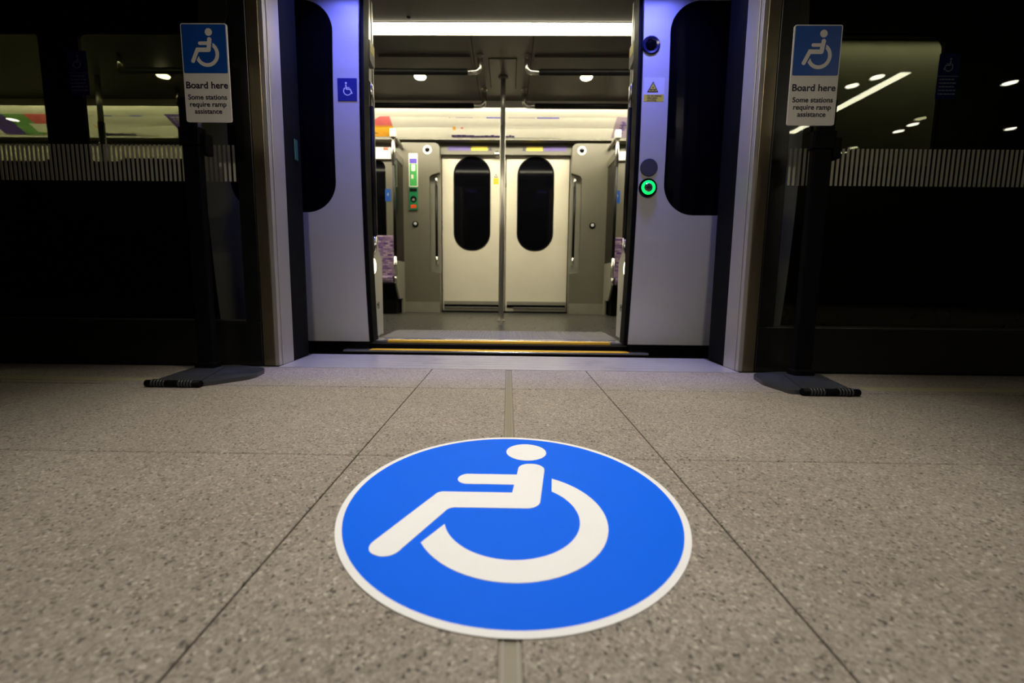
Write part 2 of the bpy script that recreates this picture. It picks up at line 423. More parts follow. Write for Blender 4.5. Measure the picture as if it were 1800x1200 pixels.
# ================================================================== THE SETTING
# floor: slab with recessed joints, every tile its own piece
floor = tag(MB().box(-9, 9, -5, 1.838, -0.25, -0.006).build('floor', 'grout'), kind='structure')
xs = [-4.53 - 0.6, -4.53, -3.93, -3.33, -2.73, -2.13, -1.535, -0.938, -0.337, None, 0.353, 0.950, 1.55, 2.15, 2.75, 3.35, 3.95, 4.55, 5.15]
G = 0.0015
cols = []
for a, b in zip(xs, xs[1:]):
    if a is None: cols.append((0.0195, b))
    elif b is None: cols.append((a, -0.0060))
    else: cols.append((a, b))
ys = [-1.529, -0.923, -0.317, 0.289, 0.895, 1.501, 1.838]
for (a, b) in cols:
    for c, d in zip(ys, ys[1:]):
        dz = random.uniform(-0.0003, 0.0003)
        e0 = G if a not in (0.0195,) else 0; e1 = G if b != -0.0060 else 0
        x0, x1, y0, y1 = a + e0, b - e1, c + (0.003 if c > 1.4 else G), d - (0.003 if 1.4 < d < 1.6 else G)
        t = 0.0015
        v = [(x0, y0, -0.006), (x1, y0, -0.006), (x1, y1, -0.006), (x0, y1, -0.006), (x0, y0, dz - t), (x1, y0, dz - t), (x1, y1, dz - t), (x0, y1, dz - t),
             (x0 + t, y0 + t, dz), (x1 - t, y0 + t, dz), (x1 - t, y1 - t, dz), (x0 + t, y1 - t, dz)]
        f = [(0, 1, 5, 4), (1, 2, 6, 5), (2, 3, 7, 6), (3, 0, 4, 7), (4, 5, 9, 8), (5, 6, 10, 9), (6, 7, 11, 10), (7, 4, 8, 11), (8, 9, 10, 11)]
        MB().add(v, f).build('floor_tile', 'terrazzo', floor, fix=False)
outer_l = MB().box(-9, -5.135, -5, 1.838, -0.006, 0).box(5.155, 9, -5, 1.838, -0.006, 0).box(-5.13, 5.15, -5, -1.533, -0.006, 0).build('floor_paving', 'terrazzo', floor)
jn = MB().box(-0.0055, 0.0190, -1.6, 1.836, -0.006, -0.0022).build('expansion_joint', 'joint_metal', floor)
tag(jn, 'dull metal expansion joint running from the doors through the sticker')
sub(MB().box(-0.0022, -0.0007, -1.6, 1.836, -0.0022, -0.0004).box(0.0142, 0.0157, -1.6, 1.836, -0.0022, -0.0004), 'joint_rib', 'joint_edge', jn)
yl = MB().box(-5, -1.36, 1.545, 1.60, -0.001, 0.0006).box(1.36, 5, 1.545, 1.60, -0.001, 0.0006).build('worn_marking', 'worn_yellow', floor)

# metal plate along the platform edge between the pillars
tr = tag(MB().box(-1.042, 1.042, 1.842, 2.185, -0.05, 0.0).build('trim_1', 'edge_plate'), kind='structure')
sub_r = MB()
for k in range(105): sub_r.box(-0.78 + k * 0.0145, -0.78 + k * 0.0145 + 0.008, 2.185, 2.197, -0.012, -0.001)
sub_r.build('edge_serration', 'edge_plate', tr)['kind'] = 'stuff'
g = MB()
for k in range(5): g.box(-1.042, 1.042, 1.90 + k * 0.055, 1.9025 + k * 0.055, 0.0, 0.0006)
g.build('ridge', 'edge_plate', tr)
for s in (-1, 1):
    box('trim_2' if s < 0 else 'trim_3', 'platform_dark', None, *sorted((s * 1.05, s * 9)), 1.842, 2.2, -0.25, -0.002)['kind'] = 'structure'
tag(box('ceiling', 'platform_dark', None, -9, 9, -5, 2.1, 2.9, 3.0), kind='structure')
tag(box('wall_back', 'platform_dark', None, -9, 9, -5.1, -5, -0.25, 3.0), kind='structure')
tag(box('wall_left', 'platform_dark', None, -9.1, -9, -5.1, 6.3, -0.9, 3.4), kind='structure')
tag(box('wall_right', 'platform_dark', None, 9, 9.1, -5.1, 6.3, -0.9, 3.4), kind='structure')
tag(box('wall_tunnel', 'tunnel_dark', None, -9, 9, 6.2, 6.3, -0.9, 3.4), kind='structure')
tag(box('wall_platform_edge', 'tunnel_dark', None, -9, 9, 2.0, 2.18, -0.9, -0.26), kind='structure')
tag(box('floor_track', 'tunnel_dark', None, -9, 9, 2.0, 6.2, -1.0, -0.9), kind='structure')

# ================================================================== PLATFORM SCREEN
def pillar(s, label):
    """s = -1 left, +1 right; inner face at |x| = 1.045"""
    t = thing('platform_door_pillar', (s * 1.085, 1.9, 0), label, 'pillar', 'steel pillars beside the platform doors')
    X = lambda a, b: sorted((s * a, s * b))
    H = 2.099
    box('front_face', 'bronze_steel', t, *X(1.066, 1.118), 1.862, 1.985, 0.0, H, bevel=0.002)
    box('corner_strip', 'steel', t, *X(1.046, 1.0655), 1.862, 1.885, 0.0, H, bevel=0.0015)
    box('side_face', 'steel', t, *X(1.043, 1.0655), 1.888, 1.985, 0.0, H, bevel=0.002)
    box('door_seal', 'black_rubber', t, *X(1.052, 1.118), 1.986, 2.16, 0.0, H, bevel=0.006)
    box('seal_lip', 'black_rubber', t, *X(1.046, 1.0515), 1.995, 2.01, 0.0, H, bevel=0.002)
    return t
pl = pillar(-1, 'brushed steel pillar left of the open train doors, beside left sign stand')
pr = pillar(1, 'brushed steel pillar right of the open train doors, beside right sign stand')
tl = box('teal_strip', 'teal', pl, -1.0515, -1.044, 2.085, 2.115, 0.975, 1.075, bevel=0.003); tag(tl, 'teal strip')  # plain teal block set on the black door seal

def screen(s, label):
    t = thing('glass_screen', (s * 2.9, 1.87, 0), label, 'glass screen', 'glass platform screens beside the doors')
    X = lambda a, b: sorted((s * a, s * b))
    H = 2.099
    box('kick_panel', 'black_paint', t, *X(1.12, 6.5), 1.858, 1.92, 0.0, 0.205, bevel=0.003)
    box('door_stile', 'black_paint', t, *X(1.12, 1.192), 1.862, 1.93, 0.205, H, bevel=0.003)
    box('sill_bead', 'platform_dark', t, *X(1.192, 6.5), 1.864, 1.868, 0.195, 0.212)
    box('top_rail', 'black_paint', t, *X(1.192, 6.5), 1.862, 1.93, 2.0, H)
    box('mullion', 'black_paint', t, *X(3.2, 3.27), 1.862, 1.93, 0.205, 2.0)
    for a, b in ((1.192, 3.2), (3.27, 6.5)):
        box('glass_pane', 'screen_glass', t, *X(a, b), 1.874, 1.882, 0.205, 2.0)
    st = MB(); n = 0; x = 1.205
    while x < 3.19:
        a, b = X(x, x + 0.0098); st.box(a, b, 1.8715, 1.8735, 0.822, 0.976); x += 0.0204; n += 1
    o = st.build('stripe_band', 'frit', t); tag(o, 'band of pale upright stripes printed on the glass'); o['kind'] = 'stuff'
    # dark blue notice stuck on the glass
    cx = s * 1.856 + (-0.035 if s < 0 else 0.0)
    cx = -1.866 if s < 0 else 1.838
    z0, z1 = 1.18, 1.36
    k = MB().slab([rrect(cx - 0.043, cx + 0.043, z0, z1, 0.004)], 1.8725, 1.8738, XZ).build('notice', 'film_blue', t)
    tag(k, 'dim dark blue notice with faint wheelchair symbol on the glass')
    m = MB(); pictogram(m, XZ, 1.8716, 1.8724, cx, z1 - 0.047, 0.036, 1, True); sub(m, 'pictogram', 'film_pale', k)
    m = MB().box(cx - 0.042, cx + 0.042, 1.8716, 1.8724, z1 - 0.090, z1 - 0.088); sub(m, 'divider', 'film_pale', k)
    m = MB(); rr = random.Random(3)
    for i in range(5):
        zz = z1 - 0.104 - i * 0.0145; xx = cx - 0.034
        while xx < cx + 0.026:
            wd = rr.uniform(0.005, 0.015); m.box(xx, xx + wd, 1.8716, 1.8724, zz, zz + 0.0045); xx += wd + 0.003
    sub(m, 'lettering', 'film_pale', k)
    return t
screen(-1, 'black framed glass screen with striped band left of the doorway')
screen(1, 'black framed glass screen with striped band right of the doorway')
hd = thing('door_header', (0, 1.98, 2.1), 'dark header beam spanning above the platform doors', 'header beam')
box('beam', 'black_paint', hd, -6.5, 6.5, 1.84, 2.17, 2.1, 2.87)
hl = thing('header_light', (-0.02, 2.06, 2.09), 'blue lamp strips under the header beam behind an added dark baffle', 'lamp')
box('added_light_baffle', 'black_paint', hl, -1.0, 0.96, 2.03, 2.036, 1.84, 2.0995)  # added unseen baffle, keeps the blue light off the platform floor
for bx in (-0.80, 0.72): box('light_strip', 'blue_emit', hl, bx - 0.18, bx + 0.18, 2.09, 2.11, 2.09, 2.099)

# ================================================================== TRAIN CARRIAGE
TX = -0.05                                    # centre of the doorway
train = thing('train_carriage', (TX, 2.42, 0), 'silver train carriage standing behind the platform screen, doors open', 'train')
JL, JR = -0.825, 0.715
LX, RX = -7.6, 5.6
# outer side skin with door and window openings
win_l = rrect(-2.40, -1.715, 1.04, 1.745, 0.03)
win_l2 = rrect(-3.40, -2.60, 1.04, 1.745, 0.05)
win_r = rrect(1.66, 2.345, 1.04, 1.745, 0.085)
door_hole = rounded([(JL, -0.02, 0), (JR, -0.02, 0), (JR, 2.03, 0.03), (JL, 2.03, 0.03)])
MB().slab([rect(LX, RX, -0.02, 2.75), door_hole, win_l, win_l2, win_r], 2.415, 2.44, XZ).build('side_skin', 'dark_body', train)
MB().slab([rect(LX, RX, -0.75, -0.022)], 2.415, 2.44, XZ).build('underframe_skirt', 'dark_body', train)
for wl in (win_l, win_l2, win_r):
    MB().slab([wl], 2.43, 2.436, XZ).build('window_pane', 'train_glass', train)
    xa = [p[0] for p in wl]; za = [p[1] for p in wl]
    MB().slab([rrect(min(xa) - 0.0, max(xa) + 0.0, min(za), max(za), 0.03), rrect(min(xa) + 0.012, max(xa) - 0.012, min(za) + 0.012, max(za) - 0.012, 0.03)],
              2.4125, 2.4295, XZ).build('window_frame', 'black_rubber', train)
# inner lining of the near side
def grow(l, g):
    cx = sum(p[0] for p in l) / len(l); cz = sum(p[1] for p in l) / len(l)
    return [(p[0] + (g if p[0] > cx else -g), p[1] + (g if p[1] > cz else -g)) for p in l]
MB().slab([rect(LX, RX, 0.03, 2.03), rect(JL, JR, 0.031, 2.0299), rrect(-2.66, -1.70, 1.0, 1.88, 0.05), rrect(-3.75, -2.78, 1.0, 1.88, 0.05), rrect(1.64, 2.60, 1.0, 1.88, 0.08)], 2.60, 2.62, XZ).build('near_lining', 'panel_grey', train)
# door opening: jambs, soffit
for s, x, nm in ((-1, JL, 'left'), (1, JR, 'right')):
    a, b = sorted((x, x + s * 0.03))
    j = box('door_jamb', 'jamb_metal', train, a, b, 2.441, 2.645, 0.03, 2.03, bevel=0.003)
    a, b = sorted((x - s * 0.004, x + s * 0.02))
    kp = MB().slab([rounded([(2.475, 0.05, 0), (2.71, 0.05, 0), (2.71, 0.53, 0.05), (2.62, 0.60, 0.03), (2.475, 0.60, 0)])], a, b, YZ)
    kp = sub(kp, 'jamb_cover', 'jamb_metal', j)
    a, b = sorted((x - s * 0.0005, x - s * 0.002))
    hz = MB().box(a, b, 2.492, 2.506, 0.61, 1.17).box(a, b, 2.492, 2.506, 1.33, 1.80)
    sub(hz, 'hazard_tape', 'hazard_tape', j)
    lm = MB().lathe((x - s * 0.006, 2.53, 0.483), (-s, 0, 0), [(0.048, 0.0), (0.046, 0.003)], 32)
    lm = sub(lm, 'door_lamp', 'door_lamp_emit', j); tag(lm, 'glowing round lamp in the door jamb')
    sub(MB().lathe((x - s * 0.0045, 2.53, 0.483), (-s, 0, 0), [(0.056, 0.0), (0.056, 0.0015)], 32), 'lamp_rim', 'chrome', j)
    sub(MB().lathe((x - s * 0.004, 2.61, 0.24), (-s, 0, 0), [(0.024, 0.0), (0.024, 0.001)], 24), 'lock_cover', 'kick_grey', j)
    sub(MB().lathe((x - s * 0.005, 2.60, 0.245), (-s, 0, 0), [(0.006, 0.0), (0.006, 0.002)], 12).box(*sorted((x - s * 0.0045, x - s * 0.0062)), 2.625, 2.629, 0.22, 0.26), 'keyhole', 'black_rubber', j)
    if True:   # upper box unit near the head of the opening
        a, b = sorted((x - s * 0.001, x - s * 0.020))
        ub = sub(MB().slab([rounded([(2.51, 1.65, 0.02), (2.60, 1.63, 0.02), (2.60, 1.76, 0.01), (2.51, 1.76, 0.01)])], a, b, YZ), 'sensor_box', 'tread_grey', j)
    a, b = sorted((x - s * 0.0205, x - s * 0.0215))
    sub(MB().box(a, b, 2.52, 2.59, 1.70, 1.75), 'sensor_label', 'warning_yellow', j)
box('door_soffit', 'ceiling_grey', train, JL, JR, 2.441, 2.60, 2.03, 2.05)
sf = MB().box(JL + 0.04, JR - 0.04, 2.46, 2.52, 2.02, 2.0299).build('soffit_track', 'black_rubber', train)
# interior floor, tread plate, sill
box('carriage_floor', 'floor_vinyl', train, LX, RX, 2.62, 5.1, -0.02, 0.03)
tp = box('tread_plate', 'tread_grey', train, JL + 0.008, JR - 0.008, 2.62, 3.06, 0.0301, 0.034)
dm = MB()
for i in range(52):
    for k in range(11):
        cx, cy = JL + 0.19 + i * 0.0225, 2.66 + k * 0.036
        dm.lathe((cx, cy, 0.034), (0, 0, 1), [(0.0075, 0), (0.005, 0.0028)], 6)
dmo = sub(dm, 'tread_dimples', 'kick_grey', tp); dmo['kind'] = 'stuff'
box('door_sill', 'sill_silver', train, JL - 0.01, JR + 0.01, 2.555, 2.6195, 0.0, 0.034, bevel=0.002)
box('sill_nosing', 'nosing_yellow', train, -0.735, 0.625, 2.505, 2.5545, 0.0, 0.033, bevel=0.002)
for a, b in ((JL, -0.736), (0.626, JR)): box('sill_end', 'sill_silver', train, a, b, 2.505, 2.5545, 0.0, 0.033)
box('sill_riser', 'black_rubber', train, JL, JR, 2.441, 2.5045, -0.02, 0.02)
sp = box('step_plate', 'sill_silver', train, -0.95, 0.81, 2.352, 2.414, -0.016, -0.004, bevel=0.002)
sub(MB().box(-0.80, 0.70, 2.353, 2.410, -0.004, -0.0028), 'step_marking', 'nosing_yellow', sp)

# sliding leaves standing open outside the body, with the barrel curve of the side
def barrel(z): return 0.064 * ((z - 1.1) / 1.05) ** 2
def curved(mb, name, mat, parent, subpart=False, zs=14, z0=0.04, z1=2.1):
    o = sub(mb, name, mat, parent) if subpart else mb.build(name, mat, parent)
    bm = bmesh.new(); bm.from_mesh(o.data)
    for i in range(1, zs):
        z = z0 + (z1 - z0) * i / zs
        bmesh.ops.bisect_plane(bm, geom=bm.verts[:] + bm.edges[:] + bm.faces[:], plane_co=(0, 0, z), plane_no=(0, 0, 1), dist=1e-5)
    for v in bm.verts: v.co.y += barrel(v.co.z)
    bm.to_mesh(o.data); bm.free(); return o
def leaf(s):
    e = -0.80 if s < 0 else 0.69
    X = lambda a, b: sorted((e + s * a, e + s * b))
    a, b = X(0, 0.85); wa, wb = X(0.138, 0.715)
    w = rrect(wa, wb, 0.762, 1.855, 0.165, 12)
    L = curved(MB().slab([rect(a, b, 0.045, 2.08), w], 2.30, 2.335, XZ), 'door_leaf', 'leaf_paint', train)
    tag(L, 'silver open door leaf on the %s of the doorway' % ('left' if s < 0 else 'right'))
    curved(MB().slab([w], 2.303, 2.331, XZ), 'leaf_window', 'black_gloss', L, True)
    a, b = X(-0.022, -0.0005)
    curved(MB().box(a, b, 2.312, 2.395, 0.045, 2.08), 'edge_seal', 'black_rubber', L, True)
    a, b = X(-0.0065, 0.0)
    curved(MB().box(a, b, 2.301, 2.311, 0.045, 2.08), 'edge_lip', 'dark_body', L, True)
    a, b = X(0.0, 0.012)
    curved(MB().box(a, b, 2.336, 2.400, 0.045, 2.08), 'edge_return', 'black_rubber', L, True)
    return L, w
LL, _ = leaf(-1); LR, _ = leaf(1)
yL = lambda z: 2.30 + barrel(z)
# blue wheelchair sticker on the left leaf
def yface(z0, z1): return 2.30 + max(barrel(z0), barrel(z1))
m = MB().slab([rect(-0.913, -0.811, 1.338, 1.452)], yL(1.34) - 0.002, yL(1.40) + 0.004, XZ)
st = sub(m, 'wheelchair_sticker', 'sticker_blue', LL); tag(st, 'blue sticker with white wheelchair symbol on the left leaf')
m = MB(); pictogram(m, XZ, yL(1.34) - 0.0028, yL(1.34) - 0.0021, -0.862, 1.395, 0.045, -1, True)
m.build('wheelchair_symbol', 'sticker_white', LL, fix=False)
bpy.data.objects['wheelchair_symbol'].matrix_parent_inverse = (train.matrix_basis @ LL.matrix_parent_inverse).inverted()
# warning label, camera, blank disc and button on the right leaf
def on_leaf(mb, name, mat, lab=None):
    o = sub(mb, name, mat, LR)
    if lab: tag(o, lab)
    return o
y = yL(1.38)
on_leaf(MB().slab([rrect(0.697, 0.806, 1.340, 1.462, 0.004)], y - 0.0012, y + 0.004, XZ), 'warning_label', 'pale_film', 'pale label with yellow warning triangle and notice')
on_leaf(MB().slab([[(0.716, 1.389), (0.775, 1.389), (0.7455, 1.443)]], y - 0.0018, y - 0.0013, XZ), 'triangle_border', 'ink')
on_leaf(MB().slab([[(0.7235, 1.3935), (0.7675, 1.3935), (0.7455, 1.434)]], y - 0.0024, y - 0.0019, XZ), 'triangle_field', 'warning_yellow')
m = MB().slab([circ(0.7455, 1.412, 0.0035, 12)], y - 0.003, y - 0.0025, XZ)
for s in (-1, 1):
    m.slab([circ(0.7455 + s * 0.0115, 1.4005, 0.0042, 12)], y - 0.003, y - 0.0025, XZ)
    m.slab([[(0.7455 + s * 0.001, 1.405), (0.7455 + s * 0.012, 1.400), (0.7455 + s * 0.011, 1.397), (0.7455, 1.401)]], y - 0.0030, y - 0.0025, XZ)
on_leaf(m, 'trapped_hand_symbol', 'ink')
on_leaf(MB().slab([rrect(0.699, 0.804, 1.343, 1.378, 0.003)], y - 0.0018, y - 0.0013, XZ), 'yellow_notice', 'warning_yellow')
for i, tx in enumerate(('Do not obstruct', 'when doors', 'are closing')):
    o = text_mesh('warning_lettering', tx, 0.0135, (0.7175, y - 0.0022, 1.3675 - i * 0.0108), 'ink', None, 'LEFT', 0.0002, 0.0002, xs=0.82)
    o.parent = LR; o.matrix_parent_inverse = (train.matrix_basis @ LR.matrix_parent_inverse).inverted()
yc = yL(1.62)
on_leaf(MB().lathe((0.729, yc + 0.012, 1.625), (0, -1, 0), [(0.047, 0), (0.047, 0.016), (0.041, 0.021), (0.030, 0.018), (0.026, 0.012)], 40), 'camera_housing', 'lens_blue', 'dark round camera housing')
on_leaf(MB().lathe((0.729, yc + 0.0, 1.625), (0, -1, 0), [(0.027, 0), (0.025, 0.004), (0.012, 0.006)], 32), 'camera_lens', 'black_gloss')
yb = yL(1.0)
on_leaf(MB().lathe((0.743, yb + 0.006, 1.008), (0, -1, 0), [(0.0465, 0), (0.0465, 0.008), (0.044, 0.010)], 40), 'blanking_disc', 'dark_disc', 'plain dark grey disc above the door button')
on_leaf(MB().lathe((0.742, yb + 0.006, 0.903), (0, -1, 0), [(0.049, 0), (0.049, 0.012), (0.045, 0.017), (0.038, 0.017)], 40), 'button_bezel', 'black_gloss')
ring = MB(); seg = 40; c0 = Vector((0.742, yb - 0.012, 0.903))
for k in range(seg):
    pass
ring.slab([circ(0.742, 0.903, 0.0365, 40), circ(0.742, 0.903, 0.0235, 40)], yb - 0.0125, yb - 0.010, XZ)
on_leaf(ring, 'button_ring', 'green_emit', 'glowing green ring round the door button')
on_leaf(MB().lathe((0.742, yb - 0.008, 0.903), (0, -1, 0), [(0.0225, 0), (0.0225, 0.007), (0.020, 0.009)], 32), 'button_cap', 'chrome')
m = MB()
for s in (-1, 1):
    m.slab([[(0.742 + s * 0.013, 0.903), (0.742 + s * 0.004, 0.910), (0.742 + s * 0.004, 0.896)]], yb - 0.0182, yb - 0.0171, XZ)
m.box(0.7405, 0.7435, yb - 0.0182, yb - 0.0171, 0.894, 0.912)
on_leaf(m, 'button_arrows', 'black_rubber')

# far side of the vestibule and saloon
YD = 5.05
fl = rrect(-2.7, -1.45, 0.86, 1.80, 0.09)
fl2 = rrect(-4.6, -3.0, 0.86, 1.80, 0.09)
fr = rrect(1.36, 2.6, 0.86, 1.80, 0.09)
MB().slab([rect(LX, RX, 0.03, 2.05), rect(-0.80, 0.71, 0.031, 1.86), fl, fl2, fr], 5.0, 5.03, XZ).build('far_lining', 'panel_grey', train)
for l in (fl, fl2, fr): MB().slab([grow(l, 0.01)], 5.031, 5.04, XZ).build('far_window', 'black_gloss', train)
box('far_skin', 'dark_body', train, LX, RX, 5.14, 5.18, -0.7, 2.75)
box('rear_threshold', 'black_rubber', train, -0.80, 0.71, 5.0, 5.13, 0.0, 0.045)
for a, b, w0, w1, nm in ((-0.795, -0.045, -0.655, -0.225, 'left'), (-0.035, 0.705, 0.098, 0.524, 'right')):
    w = rrect(w0, w1, 0.775, 1.855, 0.205, 12)
    d = MB().slab([rect(a, b, 0.046, 1.885), w], YD, YD + 0.03, XZ).build('rear_door_leaf', 'door_white', train, bevel=0.002)
    tag(d, 'closed off-white rear door leaf on the %s with oval window' % nm)
    sub(MB().slab([w], YD + 0.004, YD + 0.02, XZ), 'rear_window', 'black_gloss', d)
    sub(MB().slab([rrect(w0 - 0.004, w1 + 0.004, 0.771, 1.859, 0.208, 12), rrect(w0 + 0.01, w1 - 0.01, 0.785, 1.845, 0.197, 12)], YD - 0.004, YD + 0.003, XZ), 'window_gasket', 'black_rubber', d)
    sub(MB().box(a + 0.02, b - 0.01, YD - 0.028, YD - 0.001, 0.125, 0.165), 'lower_rail', 'kick_grey', d)
    sub(MB().box(a + 0.02, b - 0.01, YD - 0.012, YD - 0.001, 0.090, 0.124), 'lower_channel', 'black_rubber', d)
    c = (-0.12 if nm == 'left' else 0.06)
    sub(MB().box(*sorted((c, a + 0.02 if nm == 'left' else b - 0.01)), YD - 0.04, YD - 0.013, 0.085, 0.098), 'lower_lip', 'tread_grey', d)
    if nm == 'left':
        k = sub(MB().slab([rect(-0.187, -0.127, 1.545, 1.615)], YD - 0.002, YD - 0.0002, XZ), 'warning_plate', 'warning_yellow', d)
        tag(k, 'small yellow warning plate beside the oval window')
        sub(MB().slab([[(-0.180, 1.622), (-0.134, 1.622), (-0.157, 1.665)], [(-0.171, 1.628), (-0.143, 1.628), (-0.157, 1.653)]], YD - 0.002, YD - 0.0002, XZ), 'warning_triangle', 'ink', d)
# door head strip with notices
hs = box('door_head', 'panel_grey', train, -0.80, 0.71, 4.985, 5.045, 1.862, 1.985)
lab = MB(); 
for a, b in ((-0.715, -0.46), (0.395, 0.655)): sub(MB().box(a, b, 4.982, 4.9845, 1.905, 1.955), 'blue_notice', 'ad_purple', hs)
for a, b in ((-0.445, -0.255), (0.195, 0.38)): sub(MB().box(a, b, 4.982, 4.9845, 1.905, 1.955), 'yellow_notice', 'warning_yellow', hs)
for a in (-0.245, 0.145): sub(MB().slab([[(a, 1.905), (a + 0.04, 1.905), (a + 0.02, 1.945)]], 4.982, 4.9845, XZ), 'notice_triangle', 'ink', hs)
sub(MB().lathe((-0.147, 4.984, 1.868), (0, -1, 0), [(0.036, 0), (0.034, 0.012), (0.024, 0.024), (0.01, 0.029)], 24), 'dome_sensor', 'chrome', hs)
box('ledge_shadow_gap', 'black_rubber', train, -1.24, 1.14, 4.975, 4.999, 1.985, 1.999)

# grey pillars each side of the rear doors, with a hand recess
def far_pillar(s):
    xo, xi = (-1.24, -0.80) if s < 0 else (1.14, 0.71)
    k = -s                                    # direction towards the door
    o = rounded([(xo, 0.03, 0), (xi, 0.03, 0), (xi, 0.50, 0.0), (xi - k * 0.12, 0.52, 0.03), (xi - k * 0.12, 1.60, 0.05), (xi, 1.64, 0), (xi, 1.965, 0.06), (xo, 1.965, 0)])
    p = MB().slab([o], 4.90, 4.985, XZ).build('door_pillar', 'panel_grey', train, bevel=0.006)
    tag(p, 'grey panel pillar on the %s of the rear doors' % ('left' if s < 0 else 'right'))
    a, b = sorted((xi, xi - k * 0.12))
    sub(MB().box(a, b, 4.965, 4.99, 0.50, 1.64), 'hand_recess', 'kick_grey', p)
    a, b = sorted((xo, xi)); sub(MB().box(a + 0.004, b - 0.004, 4.893, 4.8995, 0.032, 0.155), 'kick_band', 'kick_grey', p)
    cx = -0.938 if s < 0 else 0.818
    sub(MB().lathe((cx, 4.8995, 1.885), (0, -1, 0), [(0.050, 0), (0.050, 0.004), (0.046, 0.006), (0.030, 0.006)], 32), 'speaker_ring', 'cove_white', p)
    sub(MB().lathe((cx, 4.893, 1.885), (0, -1, 0), [(0.027, 0), (0.025, 0.003), (0.01, 0.004)], 24), 'speaker_hole', 'black_gloss', p)
    cx = -1.085 if s < 0 else 0.965
    sub(MB().lathe((cx, 4.8995, 1.055), (0, -1, 0), [(0.036, 0), (0.034, 0.006)], 28), 'lock_bezel', 'black_rubber', p)
    sub(MB().lathe((cx, 4.8925, 1.06), (0, -1, 0), [(0.018, 0), (0.016, 0.006), (0.008, 0.008)], 24), 'lock_button', 'sticker_white', p)
    gx = xi - k * 0.040
    sub(MB().tube([(gx, 4.965, 1.585), (gx, 4.915, 1.580), (gx, 4.905, 1.56), (gx, 4.905, 1.49)], 0.014), 'rail_end', 'chrome', p)
    sub(MB().tube([(gx, 4.965, 0.60), (gx, 4.915, 0.605), (gx, 4.905, 0.625), (gx, 4.905, 0.69)], 0.014), 'rail_end', 'chrome', p)
    sub(MB().tube([(gx, 4.905, 1.49), (gx, 4.905, 0.69)], 0.0155), 'grab_rail', 'grab_black', p)
    return p
PLf = far_pillar(-1); PRf = far_pillar(1)
# emergency release on the left pillar
er = sub(MB().slab([rrect(-1.152, -1.050, 1.475, 1.845, 0.008)], 4.8965, 4.8998, XZ), 'release_label', 'label_cream', PLf)
tag(er, 'tall white, blue and green emergency instruction label')
for nm, mt, z0, z1 in (('label_blue_field', 'label_purple', 1.735, 1.788), ('label_green_field', 'label_green', 1.485, 1.73)):
    sub(MB().box(-1.144, -1.058, 4.895, 4.8964, z0, z1), nm, mt, PLf)
sub(MB().slab([rrect(-1.122, -1.078, 1.65, 1.722, 0.01)], 4.8938, 4.8949, XZ).box(-1.125, -1.10, 4.8938, 4.8949, 1.565, 1.61), 'label_figure', 'label_cream', PLf)
sub(MB().slab([rrect(-1.150, -1.052, 1.215, 1.468, 0.008)], 4.886, 4.8998, XZ), 'release_unit', 'device_green', PLf)
sub(MB().box(-1.143, -1.06, 4.8845, 4.8858, 1.42, 1.455).lathe((-1.10, 4.8859, 1.335), (0, -1, 0), [(0.036, 0), (0.036, 0.0015)], 24), 'release_recess', 'black_rubber', PLf)
sub(MB().lathe((-1.10, 4.884, 1.328), (0, -1, 0), [(0.016, 0), (0.013, 0.012)], 20), 'release_knob', 'kick_grey', PLf)
sub(MB().box(-1.135, -1.068, 4.884, 4.8858, 1.235, 1.275), 'release_plate', 'device_red', PLf)

# roof lining: swept along the train
def sweep(prof, x0, x1, name, mat, thick=0.02):
    pts = prof + [(a, b + thick) for a, b in reversed(prof)]
    return MB().slab([pts], x0, x1, YZ).build(name, mat, train)
ZC = 2.185
for a, b in ((LX, -1.3), (1.2, RX)): sweep([(2.60, 2.031), (2.66, 2.05), (2.86, 2.115), (3.078, ZC - 0.005)], a, b, 'near_cove', 'cove_white')
sweep([(2.60, 2.031), (2.62, 2.031), (2.62, ZC - 0.003), (3.078, ZC - 0.003)], -1.298, 1.198, 'vestibule_head', 'ceiling_grey')
sweep([(3.25, ZC), (4.335, ZC)], LX, -0.30, 'ceiling_panel', 'ceiling_grey')
sweep([(3.25, ZC), (4.335, ZC)], -0.294, 0.164, 'ceiling_panel', 'ceiling_grey')
sweep([(3.25, ZC), (4.335, ZC)], 0.17, RX, 'ceiling_panel', 'ceiling_grey')
sweep([(4.485, ZC - 0.005), (4.62, 2.135), (4.75, 2.075), (4.86, 1.998)], LX, RX, 'far_cove', 'cove_white')
sweep([(4.86, 1.985), (4.999, 1.985)], LX, RX, 'cove_ledge', 'panel_grey', 0.012)
hp = box('hatch_panel', 'ceiling_grey', train, -0.175, 0.045, 3.55, 4.06, ZC - 0.008, ZC - 0.0005, bevel=0.002)
m = MB().box(-0.180, -0.176, 3.55, 4.06, ZC - 0.007, ZC - 0.001).box(0.046, 0.050, 3.55, 4.06, ZC - 0.007, ZC - 0.001)
sub(m, 'hatch_gap', 'black_rubber', hp)
box('recess_panel', 'ceiling_grey', train, -1.05, -0.32, 3.50, 3.70, ZC - 0.02, ZC - 0.001)
box('recess_panel', 'ceiling_grey', train, 0.19, 0.95, 3.50, 3.70, ZC - 0.02, ZC - 0.001)
MB().lathe((-0.70, 3.03, ZC - 0.0035), (0, 0, -1), [(0.014, 0), (0.012, 0.004)], 16).build('ceiling_sensor', 'black_rubber', train)
box('roof', 'tunnel_dark', train, LX, RX, 2.44, 5.14, 2.5, 2.6)
for x in (LX, RX - 0.05): box('end_bulkhead', 'panel_grey', train, x, x + 0.05, 2.63, 4.99, 0.03, 2.03)

